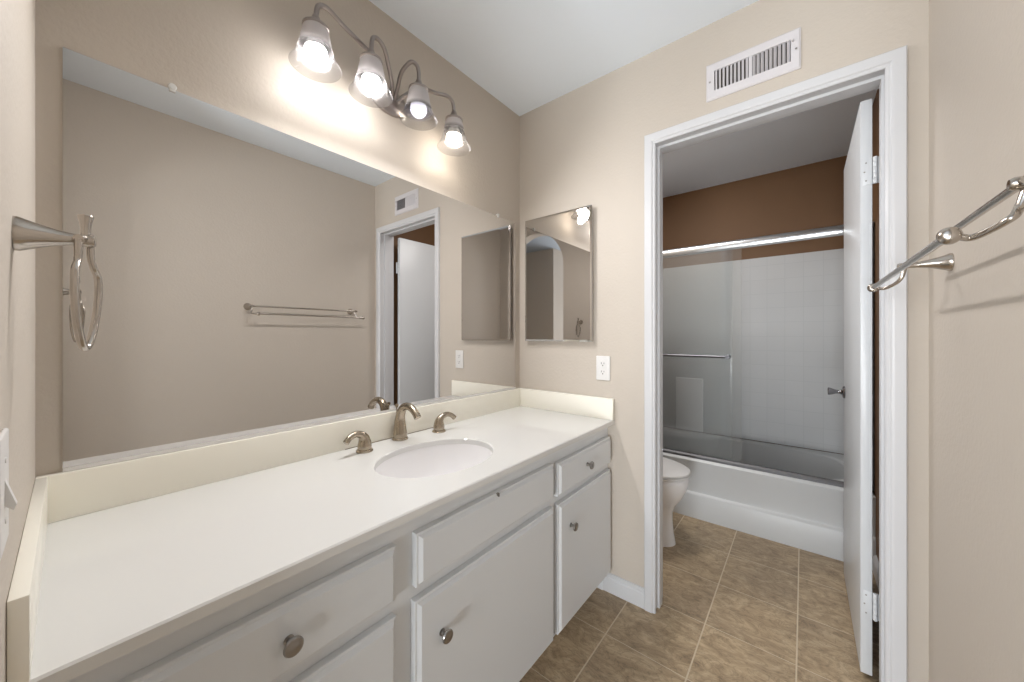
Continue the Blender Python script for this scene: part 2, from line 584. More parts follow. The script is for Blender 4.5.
def casing(bm, x0, x1, z1, w, t, y, sgn):
    """mitred U of casing round an opening; profile swept left leg - head - right leg"""
    prof = casing_profile(w, t)
    path = [((x0, 0), (-1, 0)), ((x0, z1), (-1, 1)), ((x1, z1), (1, 1)), ((x1, 0), (1, 0))]
    rows = []
    for (px, pz), (ox, oz) in path:
        rows.append([bm.verts.new((px + ox * o, y - sgn * tt, pz + oz * o)) for o, tt in prof])
    for a, c in zip(rows[:-1], rows[1:]):
        for i in range(len(prof)):
            j = (i + 1) % len(prof)
            bm.faces.new((a[i], a[j], c[j], c[i]))
    bm.faces.new(rows[0]); bm.faces.new(list(reversed(rows[-1])))

b = BM(); casing(b, DX0 + .006, DX1 - .006, DZ - .004, .046, .017, D, 1)
struct('trim_1', b, M_TRIM, label='white moulded door casing round the tub room doorway', cat='door casing')
b = BM(); casing(b, DX0 - .006, DX1 + .006, DZ + .006, .046, .017, D + WT, -1)
struct('trim_2', b, M_TRIM)
b = BM()
JY0, JY1 = D - .002, D + WT + .002
prism(b, [(DX0 - .02, 0), (DX0, 0), (DX0, DZ), (DX1, DZ), (DX1, 0), (DX1 + .02, 0), (DX1 + .02, DZ + .02), (DX0 - .02, DZ + .02)], 'y', JY0, JY1)
prism(b, [(DX0, 0), (DX0 + .011, 0), (DX0 + .011, DZ - .011), (DX1 - .010, DZ - .011), (DX1 - .010, 0), (DX1, 0), (DX1, DZ), (DX0, DZ)], 'y', D + .033, D + .072)
struct('trim_3', b, M_TRIM, label='white door jamb with its stop strip', cat='door jamb')

def base_profile(t, h):
    return [(0, 0), (t, 0), (t, h * .72), (t * .75, h * .80), (t * .8, h * .86), (t * .35, h * .97), (0, h)]
b = BM(); prism(b, [(D - p, z) for p, z in base_profile(.014, .085)], 'x', -.79, DX0 - .040)
struct('baseboard_back', b, M_TRIM, label='white baseboard between the vanity and the door casing', cat='baseboard')
b = BM(); prism(b, [(XR - p, z) for p, z in base_profile(.014, .085)], 'y', YN, D)
struct('baseboard_right', b, M_TRIM)
b = BM(); prism(b, [(XR - p, z) for p, z in base_profile(.014, .085)], 'y', D + WT, 2.59)
struct('baseboard_tub_right', b, M_TRIM)

# bedroom windows, behind the camera: light for the room comes through them
def window(name, x0, x1, y, z0, z1):
    b = BM()
    for a in ((x0, x0 + .06, z0, z1), (x1 - .06, x1, z0, z1), (x0 + .06, x1 - .06, z0, z0 + .06), (x0 + .06, x1 - .06, z1 - .06, z1), ((x0 + x1) / 2 - .025, (x0 + x1) / 2 + .025, z0 + .06, z1 - .06)):
        box(b, a[0], a[1], y, y + .04, a[2], a[3])
    w = struct(name, b, M_TRIM)
    g = BM(); box(g, x0 + .055, x1 - .055, y + .01, y + .016, z0 + .055, z1 - .055)
    obj('window_pane', g, M_GLASS, w)
window('window_1', -.45, 1.35, -4.2, .05, 2.1)
window('window_2', -2.15, -.95, -4.2, .85, 2.1)

# ------------------------------------------------------------------ the tub room door, standing open
door = BM()
DT = .030
dx0, dx1, dy0, dy1 = .1550, .1550 + DT, 1.752, 2.425
box(door, dx0, dx1, dy0, dy1, .022, 2.024, .0015)
do = struct('door_1', door, M_DOOR, label='white flush door standing open into the tub room', cat='door', smooth=True)
for sgn, x in ((-1, dx0), (1, dx1)):
    k = BM()
    ax = (sgn, 0, 0)
    lathe(k, [(.0, 0), (.029, 0), (.030, .003), (.027, .008), (.013, .012), (.0085, .018), (.0080, .027), (.0105, .036), (.0150, .046), (.0180, .055), (.0185, .060), (.0170, .0625), (.008, .0635), (0, .0630)], (x, 2.36, .928), ax, 28)
    kb = obj('door_knob', k, metal('aged_chrome', srgb(150, 150, 154), 0.16), do)
    kb['label'] = 'chrome door knob'
for hz in (1.772, .268):
    h = BM()
    # leaf on the door's edge, barrel in the gap, leaf on the jamb
    box(h, dx0 + .006, dx1 + .001, dy0 - .0022, dy0 - .0002, hz - .045, hz + .045, .0006)
    box(h, dx1 - .001, DX1 - .002, dy0 - .0022, dy0 + .0004, hz - .045, hz + .045)
    for i in range(5):
        z0 = hz - .046 + i * .0186
        lathe(h, [(.0055, 0), (.006, .0012), (.006, .0166), (.0055, .0178)], (dx1 + .0065, dy0 - .005, z0), (0, 0, 1), 14)
    box(h, DX1 - .0022, DX1 + .0002, D + .075, D + WT, hz - .045, hz + .045)
    ho = obj('hinge', h, M_DOOR, do)
    s = BM()
    for j, (ox, oz) in enumerate(((.014, .031), (.010, 0), (.014, -.031))):
        lathe(s, [(0, 0), (.0022, 0), (.0026, .0006), (0, .0008)], (dx0 + ox, dy0 - .0022, hz + oz), (0, -1, 0), 10)
    obj('screw', s, M_KNOB, ho)

# ------------------------------------------------------------------ vanity: cabinet
CZ = .809                 # counter top
CF = -.685                # counter front edge
XF = -.718                # face frame
SPT = .020                # splash thickness

vc = thing('vanity_cabinet', 'long white painted vanity cabinet with raised drawer and door fronts', 'cabinet', (-.98, .78, 0))
b = BM()
zt, zb = CZ - .020, .088
# face frame: rails and stiles round the fronts' openings
yst = [(-.042, .030), (.448, .512), (1.090, 1.135), (1.580, 1.603)]
for y0, y1 in yst:
    box(b, XF - .019, XF, y0, y1, zb, zt)
for y0, y1 in ((.030, .448), (.512, 1.090), (1.135, 1.580)):
    for z0, z1 in ((zb, .112), (.575, .622), (.730, zt)):
        box(b, XF - .019, XF, y0, y1, z0, z1)
obj('face_frame', b, M_CAB, vc, smooth=False)
b = BM()
box(b, XM + .001, XF - .019, -.042, -.026, 0, zt); box(b, XM + .001, XF - .019, 1.587, 1.603, 0, zt)
box(b, XM + .001, XF - .019, -.026, 1.587, .088, .104)
box(b, XM + .001, XM + .009, -.026, 1.587, .104, .6)
for y in (.472, 1.104):
    box(b, XM + .009, XF - .019, y, y + .016, .104, .55)
box(b, -.79, -.775, -.026, 1.587, 0, .088)
obj('carcass', b, M_CAB, vc, smooth=False)

def raised_front(bm, y0, y1, z0, z1):
    """slab with a small step and a wide sloping bevel round its edge"""
    lv = [(0, 0), (0, .0155), (.0012, .0168), (.0060, .0172), (.0068, .0182), (.0130, .0248), (.0138, .0252)]
    rows = []
    for i, d in lv:
        rows.append([bm.verts.new((XF + .0005 + d, y, z)) for y, z in ((y0 + i, z0 + i), (y1 - i, z0 + i), (y1 - i, z1 - i), (y0 + i, z1 - i))])
    bm.faces.new(list(reversed(rows[0])))
    for a, c in zip(rows[:-1], rows[1:]):
        for i in range(4):
            j = (i + 1) % 4
            bm.faces.new((a[i], a[j], c[j], c[i]))
    bm.faces.new(rows[-1])

def knob(parent, y, z):
    k = BM()
    lathe(k, [(0, 0), (.0085, 0), (.0085, .0015), (.0055, .003), (.0045, .008), (.0055, .013), (.0125, .0165), (.0155, .019), (.0160, .0215), (.0145, .0245), (.0135, .025), (.0125, .0248), (.007, .0265), (0, .0270)], (XF + .0256, y, z), (1, 0, 0), 28)
    o = obj('knob', k, M_KNOB, parent)
    o['label'] = 'round pewter knob'
    return o

def front(name, y0, y1, z0, z1, kn=None, label=None):
    b = BM(); raised_front(b, y0, y1, z0, z1)
    o = obj(name, b, M_CAB, vc, smooth=False)
    if label:
        o['label'] = label
    if kn:
        knob(o, *kn)
    return o

ZD0, ZD1 = .613, .738
front('drawer', .018, .457, ZD0, ZD1, (.240, .676))
front('drawer', .018, .457, .352, .582, (.240, .468))
front('drawer', .018, .457, .106, .322, (.240, .214))
ff = front('false_front', .510, 1.100, ZD0 + .001, ZD1 + .002, None, 'chipped drawer-style front without a knob')
front('cabinet_door', .506, 1.100, .104, .584, (.580, .472))
front('drawer', 1.131, 1.590, ZD0 - .003, ZD1 - .006, (1.346, .672))
front('cabinet_door', 1.131, 1.590, .102, .580, (1.211, .477))
# chip in the painted edge of the front below the sink
b = BM()
prism(b, [(.790, .7398), (.7935, .7300), (.7965, .7290), (.7985, .7320), (.7975, .7398)], 'x', XF + .0165, XF + .0240)
obj('chip', b, M_GAP, ff, smooth=False)

# ------------------------------------------------------------------ countertop
SCX, SCY, SA, SB = -.935, .765, .205, .160       # sink hole (y half axis, x half axis)
ct = thing('countertop', 'cream one-piece vanity counter with low splashes on three sides', 'countertop', (-.966, .78, CZ - .02))

def plate_with_hole(bm, x0, x1, y0, y1, zt, zb, cx, cy, sx, sy, power=2.0, n=96, bev=0.003):
    ang = [2 * PI * i / n for i in range(n)]
    for qx, qy in ((x0, y0), (x1, y0), (x1, y1), (x0, y1)):
        ang.append(math.atan2(qy - cy, qx - cx) % (2 * PI))
    ang = sorted(set(ang))
    def outer(a):
        c, s = math.cos(a), math.sin(a)
        t = 1e9
        if c > 1e-9: t = min(t, (x1 - cx) / c)
        if c < -1e-9: t = min(t, (x0 - cx) / c)
        if s > 1e-9: t = min(t, (y1 - cy) / s)
        if s < -1e-9: t = min(t, (y0 - cy) / s)
        return cx + c * t, cy + s * t
    def inner(a, g=0.0):
        c, s = math.cos(a), math.sin(a)
        e = 2.0 / power
        # polar superellipse
        r = ((abs(c) / (sx + g)) ** power + (abs(s) / (sy + g)) ** power) ** (-1.0 / power)
        return cx + c * r, cy + s * r
    rows = []
    for z, fn in ((zb, outer), (zt - bev, outer)):
        rows.append([bm.verts.new((*fn(a), z)) for a in ang])
    def shrink(a):
        x, y = outer(a)
        return min(max(x, x0 + bev), x1 - bev), min(max(y, y0 + bev), y1 - bev)
    rows.append([bm.verts.new((*shrink(a), zt)) for a in ang])
    rows.append([bm.verts.new((*inner(a, bev), zt)) for a in ang])
    rows.append([bm.verts.new((*inner(a), zt - bev)) for a in ang])
    rows.append([bm.verts.new((*inner(a), zb)) for a in ang])
    m = len(ang)
    rows.append(rows[0])
    for a, c in zip(rows[:-1], rows[1:]):
        for i in range(m):
            j = (i + 1) % m
            bm.faces.new((a[i], a[j], c[j], c[i]))

b = BM()
plate_with_hole(b, XM + .001, CF, YN + .0002, D - .001, CZ, CZ - .020, SCX, SCY, SB, SA)
obj('slab', b, M_CREAM, ct)
ZS = .9085
b = BM(); box(b, XM + .001, XM + SPT, YN + .0002, D - .001, CZ, ZS, .002)
obj('backsplash', b, M_SPLASH, ct)
b = BM(); box(b, XM + SPT, CF, YN + .0002, YN + .0002 + .016, CZ, ZS, .002)
obj('side_splash', b, M_SPLASH, ct)
b = BM(); box(b, XM + SPT, CF, D - .001 - SPT, D - .001, CZ, ZS, .002)
obj('side_splash', b, M_SPLASH, ct)
b = BM(); box(b, XM + SPT, XM + SPT + .0012, .60, .98, CZ, CZ + .0022)
obj('dark_seam', b, M_SEAM, ct)

# sink
sk = thing('sink', 'oval white undermount basin set into the cream counter', 'sink', (SCX, SCY, CZ - .17))
b = BM()
zz = CZ - .0202
prof = [(1.10, zz - .012), (1.10, zz), (1.004, zz), (.985, zz - .012), (.95, zz - .045), (.87, zz - .085), (.74, zz - .115), (.55, zz - .132), (.30, zz - .139), (.10, zz - .141)]
rows = []
ns = 72
for f, z in prof:
    rows.append([b.verts.new((SCX + math.cos(2 * PI * i / ns) * SB * f, SCY + math.sin(2 * PI * i / ns) * SA * f, z)) for i in range(ns)])
outp = [(.12, zz - .151), (.56, zz - .143), (.80, zz - .122), (.95, zz - .09), (1.03, zz - .045), (1.05, zz - .012)]
for f, z in outp:
    rows.append([b.verts.new((SCX + math.cos(2 * PI * i / ns) * SB * f, SCY + math.sin(2 * PI * i / ns) * SA * f, z)) for i in range(ns)])
rows.append(rows[0])
for a, c in zip(rows[:-1], rows[1:]):
    for i in range(ns):
        j = (i + 1) % ns
        b.faces.new((a[i], a[j], c[j], c[i]))
obj('basin', b, M_PORC, sk)
b = BM(); lathe(b, [(0, -.008), (.012, -.008), (.016, 0), (.023, .002), (.024, .0035), (.017, .0045), (.016, .0015), (0, .0035)], (SCX, SCY, zz - .1415), (0, 0, 1), 28)
obj('drain', b, M_FAUCET, sk)

# faucet
fa = thing('faucet', 'brushed nickel widespread faucet with two curled lever handles', 'faucet', (-1.185, .795, CZ))
FX, FY = -1.191, .793
b = BM()
tube(b, [(FX, FY, CZ + .006), (FX, FY, CZ + .022), (FX - .001, FY, CZ + .05), (FX + .001, FY, CZ + .085), (FX + .018, FY, CZ + .119), (FX + .048, FY, CZ + .131), (FX + .078, FY, CZ + .124), (FX + .100, FY, CZ + .108), (FX + .110, FY, CZ + .096)],
     [.0250, .0260, .0225, .0178, .0150, .0136, .0128, .0128, .0130], 24, 6)
sp = obj('spout', b, M_FAUCET, fa)
b = BM(); lathe(b, [(.0300, 0), (.0300, .003), (.0275, .0055), (.027, .0075), (.0245, .009)], (FX, FY, CZ + .0004), (0, 0, 1), 32)
obj('base_ring', b, M_FAUCET, sp)
b = BM(); lathe(b, [(.0028, .06), (.0028, .118), (.0065, .121), (.0075, .126), (.006, .131), (0, .133)], (FX - .022, FY, CZ), (0, 0, 1), 18)
obj('lift_rod', b, M_FAUCET, sp)
for s, hy in ((-1, .634), (1, .955)):
    HX = -1.160
    b = BM()
    tube(b, [(HX, hy, CZ + .006), (HX, hy, CZ + .018), (HX, hy, CZ + .032), (HX + .001, hy + s * .004, CZ + .048), (HX + .003, hy + s * .016, CZ + .060), (HX + .006, hy + s * .036, CZ + .0655), (HX + .010, hy + s * .056, CZ + .060), (HX + .013, hy + s * .072, CZ + .046)],
         [.0215, .0228, .0210, .0165, .0128, .0104, .0094, .0104], 22, 6)
    ho = obj('handle', b, M_FAUCET, fa)
    b = BM(); lathe(b, [(.0275, 0), (.0275, .003), (.0250, .0055), (.0246, .0075), (.0215, .009)], (HX, hy, CZ + .0004), (0, 0, 1), 30)
    obj('base_ring', b, M_FAUCET, ho)

# ------------------------------------------------------------------ wall mirror
MY0, MY1, MZ0, MZ1 = -.0085, 1.559, .914, 1.8255
wm = thing('wall_mirror', 'large frameless mirror on the wall above the counter', 'mirror', (XM, .775, MZ0))
b = BM(); box(b, XM + .0005, XM + .0065, MY0, MY1, MZ0, MZ1)
for f in b.faces:
    f.material_index = 1
b.faces.ensure_lookup_table()
for f in b.faces:
    if f.calc_center_median().x > XM + .006:
        f.material_index = 0
obj('mirror_glass', b, [M_MIRROR, M_MEDGE], wm, smooth=False)
b = BM()
prism(b, [(XM + .0005, ZS + .001), (XM + .0095, ZS + .001), (XM + .0092, MZ0 + .0025), (XM + .0075, MZ0 + .0025), (XM + .0075, MZ0), (XM + .0005, MZ0)], 'y', MY0, MY1)
o = obj('bottom_channel', b, M_PLAST, wm, smooth=False); o['label'] = 'thin white channel under the glass'
for y in (.165, 1.413):
    b = BM()
    lathe(b, [(0, 0), (.0085, 0), (.0085, .009), (.0065, .0115), (0, .012)], (XM + .0005, y, MZ1 + .006), (1, 0, 0), 18)
    box(b, XM + .0070, XM + .011, y - .006, y + .006, MZ1 - .006, MZ1 + .004, .001)
    o = obj('clip', b, M_CLEAR, wm); o['label'] = 'clear plastic mirror clip'

# ------------------------------------------------------------------ medicine cabinet
MX0, MX1, mz0, mz1 = -1.187, -.787, 1.172, 1.829
my = D - .030
mc = thing('medicine_cabinet', 'frameless mirrored medicine cabinet on the doorway wall', 'cabinet', ((MX0 + MX1) / 2, D, mz0))
b = BM(); box(b, MX0 + .012, MX1 - .010, my + .006, D + .0, mz0 + .010, mz1 - .012)
obj('body', b, M_TRIM, mc, smooth=False)
b = BM()
bw = .009
rows = []
for i, y in ((0, my + .006), (0, my + .0025), (bw, my)):
    rows.append([b.verts.new((x, y, z)) for x, z in ((MX0 + i, mz0 + i), (MX1 - i, mz0 + i), (MX1 - i, mz1 - i), (MX0 + i, mz1 - i))])
b.faces.new(rows[0])
for a, c in zip(rows[:-1], rows[1:]):
    for i in range(4):
        b.faces.new((a[i], a[(i + 1) % 4], c[(i + 1) % 4], c[i]))
b.faces.new(rows[-1])
obj('mirror_door', b, M_MIRROR, mc, smooth=False)

# ------------------------------------------------------------------ vanity light
LYC, LZR = .7415, 2.0
LX = XM + .110
vl = thing('vanity_light', 'four-arm brushed nickel wall light with frosted bell shades', 'wall light', (XM, LYC, 2.10))
b = BM()
PC = (XM + .0005, .782, 2.106)
lathe(b, [(0, 0), (.050, 0), (.050, .006), (.047, .011), (.040, .014), (.036, .019), (.022, .024), (.010, .028), (0, .029)], PC, (1, 0, 0), 48, su=1.65, sv=1.0)
obj('backplate', b, M_ARM, vl)
rx, ry, rz = XM + .022, .782, 2.106
for i, (dy, dz) in enumerate(((-.2745, .010), (-.0965, .018), (.0965, .022), (.2745, -.012))):
    ly = LYC + dy
    zh = 2.112 + dz          # top of the shade
    s = 1 if dy > 0 else -1
    b = BM()
    if abs(dy) > .2:
        pts = [(rx, ry + s * .02, rz), (rx + .015, ry + s * .045, rz + .035), (rx + .042, ry + s * .100, rz + .080), (LX - .012, ly - s * .085, zh + .078), (LX - .002, ly - s * .034, zh + .088), (LX, ly - s * .007, zh + .074), (LX, ly, zh + .036)]
    else:
        pts = [(rx, ry + s * .006, rz), (rx + .018, ry + s * .010, rz + .04), (rx + .048, ly - s * .048, zh + .060), (LX - .010, ly - s * .030, zh + .095), (LX - .002, ly - s * .009, zh + .094), (LX, ly, zh + .072), (LX, ly, zh + .036)]
    if i == 1:
        pts = [(rx, ry - .006, rz), (rx + .014, .772, rz + .045), (rx + .036, .744, zh + .062), (LX - .022, .708, zh + .092), (LX - .008, .672, zh + .100), (LX - .001, .650, zh + .080), (LX, ly, zh + .036)]
    tube(b, pts, .0072, 14, 8)
    arm = obj('arm', b, M_ARM, vl)
    b = BM()
    lathe(b, [(.0075, 0), (.010, -.004), (.013, -.014), (.019, -.024), (.031, -.032), (.0365, -.036), (.0365, -.041), (.034, -.043), (0, -.043)], (LX, ly, zh + .042), (0, 0, 1), 32)
    obj('shade_holder', b, M_ARM, arm)
    # bell shade, open underneath
    b = BM()
    pr = [(.0330, .1130), (.0355, .106), (.0385, .092), (.0420, .074), (.0465, .054), (.0530, .032), (.0620, .012), (.0705, .0), (.0695, -.0015), (.0600, .0115), (.0505, .032), (.0440, .054), (.0395, .074), (.0360, .092), (.0330, .105), (.0305, .112)]
    pr = [(r, 2.0 + dz + h) for r, h in pr]
    lathe(b, pr, (LX, ly, 0), (0, 0, 1), 48, cap0=False, cap1=False)
    b.faces.ensure_lookup_table()
    for f in b.faces[48 * 7:]:
        f.material_index = 1
    sh = obj('shade', b, [M_SHADE, M_SHADE_IN], vl)
    # bulb with its screw base
    b = BM()
    bz = 2.040 + dz
    lathe(b, [(0, bz - .031), (.008, bz - .0300), (.0155, bz - .0268), (.022, bz - .0218), (.0268, bz - .0155), (.0300, bz - .008), (.031, bz), (.0305, bz + .006), (.0290, bz + .0115), (0, bz + .0115)], (LX, ly, 0), (0, 0, 1), 36)
    o = obj('bulb', b, M_BULB[i], sh)
    if i == 2:
        o['label'] = 'cooler, dimmer bulb'
    ld = bpy.data.lights.new('lamp_light', 'AREA')
    ld.shape = 'DISK'
    ld.size = .10
    ld.energy = LAMP_POWER[i]
    ld.color = (1.0, .98, .96) if i != 2 else (.93, .93, 1.0)
    lo = bpy.data.objects.new('lamp_light', ld)
    lo.location = (LX + .012, ly, 1.992 + dz)
    lo.rotation_euler = (0, -math.radians(48), 0)
    COL.objects.link(lo)
    b = BM(); lathe(b, [(0, 0), (.0288, 0), (.0275, .008), (.0225, .022), (.0170, .034), (.0145, .044), (.0145, .062), (0, .062)], (LX, ly, bz + .0118), (0, 0, 1), 28)
    obj('socket', b, M_PLAST, sh)

# ------------------------------------------------------------------ air vent
VX0, VX1, VZ0, VZ1 = -.301, -.007, 2.132, 2.275
av = thing('air_vent', 'white rectangular air register above the doorway', 'vent', ((VX0 + VX1) / 2, D, VZ0))
b = BM()
yf = D - .008
mx, mz_ = .028, .033
ins = (VX0 + mx, VX1 - mx, VZ0 + mz_, VZ1 - mz_)
def ring_plate(bm, o, i, y0, y1, yi):
    ro = [bm.verts.new((x, y0, z)) for x, z in ((o[0], o[2]), (o[1], o[2]), (o[1], o[3]), (o[0], o[3]))]
    r1 = [bm.verts.new((x, y1 + .004, z)) for x, z in ((o[0], o[2]), (o[1], o[2]), (o[1], o[3]), (o[0], o[3]))]
    q = .006
    r2 = [bm.verts.new((x, y1, z)) for x, z in ((o[0] + q, o[2] + q), (o[1] - q, o[2] + q), (o[1] - q, o[3] - q), (o[0] + q, o[3] - q))]
    r3 = [bm.verts.new((x, y1, z)) for x, z in ((i[0], i[2]), (i[1], i[2]), (i[1], i[3]), (i[0], i[3]))]
    r4 = [bm.verts.new((x, yi, z)) for x, z in ((i[0], i[2]), (i[1], i[2]), (i[1], i[3]), (i[0], i[3]))]
    for a, c in ((ro, r1), (r1, r2), (r2, r3), (r3, r4)):
        for k in range(4):
            bm.faces.new((a[k], a[(k + 1) % 4], c[(k + 1) % 4], c[k]))
ring_plate(b, (VX0, VX1, VZ0, VZ1), ins, D, yf, D - .0005)
cx = (VX0 + VX1) / 2
box(b, cx - .005, cx + .005, yf, yf + .004, ins[2], ins[3])
obj('frame', b, M_VENT, av, smooth=False)
b = BM(); box(b, ins[0], ins[1], D - .0008, D - .0002, ins[2], ins[3])
obj('duct_opening', b, M_DUCT, av, smooth=False)
b = BM()
half = (ins[1] - ins[0]) / 2 - .005
n = 9
for side in (-1, 1):
    for k in range(n):
        x = cx + side * (.005 + (k + .5) * half / n)
        a = math.radians(42) * side
        w, t = .0112, .0006
        c, s_ = math.cos(a), math.sin(a)
        # thin upright vane turned outwards
        pts = []
        for u, v in ((-w / 2, -t), (w / 2, -t), (w / 2, t), (-w / 2, t)):
            # u runs along depth
            pts.append((x + side * 0 + u * s_ + v * c, (yf + .0035) + u * c - v * s_))
        prism(b, pts, 'z', ins[2], ins[3])
obj('vanes', b, M_VENT, av, smooth=False)
for x in (VX0 + .013, VX1 - .013):
    b = BM()
    lathe(b, [(0, 0), (.0035, 0), (.003, .0012), (0, .0018)], (x, yf, (VZ0 + VZ1) / 2), (0, -1, 0), 14)
    obj('screw', b, M_KNOB, av)
b = BM(); box(b, ins[1] + .003, ins[1] + .009, yf - .012, yf, ins[3] - .012, ins[3] - .006, .001)
obj('lever', b, M_VENT, av)

# ------------------------------------------------------------------ outlet and switch
oc = (-.741, D, 1.047)
ou = thing('power_outlet', 'white duplex power outlet beside the doorway', 'outlet', oc)
b = BM(); box(b, oc[0] - .035, oc[0] + .035, D - .006, D, oc[2] - .0575, oc[2] + .0575, .003, 3)
obj('cover_plate', b, M_PLAST, ou)
for s in (-1, 1):
    zc = oc[2] + s * .0195
    b = BM()
    poly = []
    for i in range(32):
        a = 2 * PI * i / 32
        poly.append((oc[0] + .0172 * math.cos(a), zc + max(-.0142, min(.0142, .0172 * math.sin(a)))))
    prism(b, poly, 'y', D - .0078, D - .005)
    rc = obj('socket', b, M_PLAST, ou, smooth=False)
    b = BM()
    box(b, oc[0] - .0078, oc[0] - .0056, D - .0081, D - .0077, zc - .001, zc + .008)
    box(b, oc[0] + .0054, oc[0] + .0074, D - .0081, D - .0077, zc - .000, zc + .0075)
    prism(b, [(oc[0] + .0028 * math.cos(2 * PI * i / 16), zc - .0068 + .0028 * math.sin(2 * PI * i / 16)) for i in range(16)], 'y', D - .0081, D - .0077)
    obj('slots', b, M_DARK, rc, smooth=False)
b = BM(); lathe(b, [(0, 0), (.0032, 0), (.0028, .001), (0, .0014)], (oc[0], D - .006, oc[2]), (0, -1, 0), 14)
obj('screw', b, M_PLAST, ou)

sc_ = (-.615, YN, 1.050)
sw = thing('light_switch', 'white light switch on the wall at the left of the counter', 'switch', sc_)
b = BM(); box(b, sc_[0] - .036, sc_[0] + .036, YN, YN + .0042, sc_[2] - .057, sc_[2] + .057, .002, 3)
obj('cover_plate', b, M_PLAST, sw)
b = BM(); prism(b, [(YN + .004, sc_[2] - .014), (YN + .0095, sc_[2] - .020), (YN + .0112, sc_[2] - .015), (YN + .004, sc_[2] + .012)], 'x', sc_[0] - .005, sc_[0] + .005)
obj('toggle', b, M_PLAST, sw, smooth=False)
for z in (-.030, .030):
    b = BM()
    lathe(b, [(0, 0), (.0032, 0), (.0028, .001), (0, .0014)], (sc_[0], YN + .004, sc_[2] + z), (0, 1, 0), 14)
    obj('screw', b, M_PLAST, sw)

# ------------------------------------------------------------------ towel ring
RX, RZ = -.770, 1.332
tr = thing('towel_ring', 'brushed nickel teardrop towel ring beside the mirror', 'towel ring', (RX, YN, RZ))
b = BM()
lathe(b, [(0, 0), (.0215, 0), (.0215, .004), (.019, .010), (.0145, .022), (.0105, .034), (.0080, .045), (.0072, .054), (.0085, .060), (.0085, .066), (.006, .068), (0, .0685)], (RX, YN, RZ), (0, 1, 0.04), 28)
obj('post', b, M_NICKEL, tr)
b = BM()
TY = .0145
lathe(b, [(0, -.004), (.0050, -.004), (.0052, .004), (.0050, .012), (.0058, .020), (.0075, .028), (.0080, .030), (.0072, .031), (0, .0300)], (RX, TY, RZ + .006), (0, 0, 1), 22)
obj('finial', b, M_NICKEL, tr)
b = BM()
zt_ = RZ + .002
tube(b, [(RX + .012, TY - .0065, zt_ - .001), (RX + .013, TY - .0065, zt_ - .020), (RX + .014, TY - .0075, zt_ - .030), (RX + .024, TY - .0095, zt_ - .044), (RX + .027, TY - .0095, zt_ - .075), (RX + .021, TY - .0075, zt_ - .115), (RX + .006, TY - .002, zt_ - .146),
         (RX - .008, TY + .004, zt_ - .140), (RX - .024, TY + .010, zt_ - .105), (RX - .029, TY + .0125, zt_ - .070), (RX - .026, TY + .0120, zt_ - .048), (RX - .014, TY + .0075, zt_ - .034), (RX - .012, TY + .0050, zt_ - .020), (RX - .011, TY + .0045, zt_ - .001)],
     [.0042, .0042, .0038, .0042, .0045, .0044, .0044, .0044, .0044, .0045, .0042, .0038, .0042, .0042], 14, 6)
tube(b, [(RX + .013, TY - .0065, zt_), (RX, TY, zt_ + .002), (RX - .012, TY + .005, zt_)], .0056, 14, 6)
obj('ring', b, M_NICKEL, tr)

# ------------------------------------------------------------------ double towel rail
tw = thing('towel_rail', 'double brushed nickel towel rail on the right wall', 'towel rail', (XR, 1.07, 1.385))
UX, UZ, OX, OZ = .204, 1.387, .1515, 1.337
yA, yB = .722, 1.392
for y, s in ((yA, -1), (yB, 1)):
    b = BM()
    lathe(b, [(0, 0), (.0225, 0), (.0225, .004), (.0195, .010), (.0145, .024), (.0105, .040), (.0078, .056), (.0070, .072), (.0078, .082), (.0082, .090), (.006, .094), (0, .095)], (XR, y, UZ), (-1, 0, 0), 28)
    po = obj('post', b, M_NICKEL, tw)
    # curved arm carrying the lower, outer bar
    b = BM()
    ye = (.745 if s < 0 else 1.425)
    tube(b, [(UX + .004, y, UZ - .005), (UX - .002, y + (-s) * .000, UZ - .030), (UX - .012, y + s * .008, UZ - .044), (OX + .022, ye - s * .006, OZ - .004), (OX + .006, ye - s * .001, OZ)], [.0048, .0046, .0044, .0044, .0046], 12, 8)
    obj('arm', b, M_NICKEL, po)
    b = BM()
    yy = ye + s * .002
    lathe(b, [(0, -.009), (.0070, -.009), (.0100, -.0065), (.0114, -.003), (.0118, .000), (.0112, .004), (.0095, .0072), (.0060, .009), (0, .0096)], (OX, yy, OZ), (0, s, 0), 24)
    obj('end_cap', b, M_NICKEL, po)
b = BM(); lathe(b, [(.0056, yA - .015), (.0056, yB + .015)], (UX, 0, UZ), (0, 1, 0), 18)
obj('bar', b, M_NICKEL, tw)
b = BM(); lathe(b, [(.0056, .752), (.0056, 1.425)], (OX, 0, OZ), (0, 1, 0), 18)
obj('bar', b, M_NICKEL, tw)

# ------------------------------------------------------------------ bathtub
TY0, TZT = 2.600, .385
bt = thing('bathtub', 'white alcove bathtub behind the glass shower doors', 'bathtub', ((XM + XR) / 2, 2.98, 0))
b = BM()
X0, X1, Y0, Y1 = XM + .001, XR - .001, TY0, YB - .013
plate_with_hole(b, X0, X1, Y0, Y1, TZT, TZT - .02, (X0 + X1) / 2, (Y0 + Y1) / 2 + .012, .675, .300, 4.5, 120, .012)
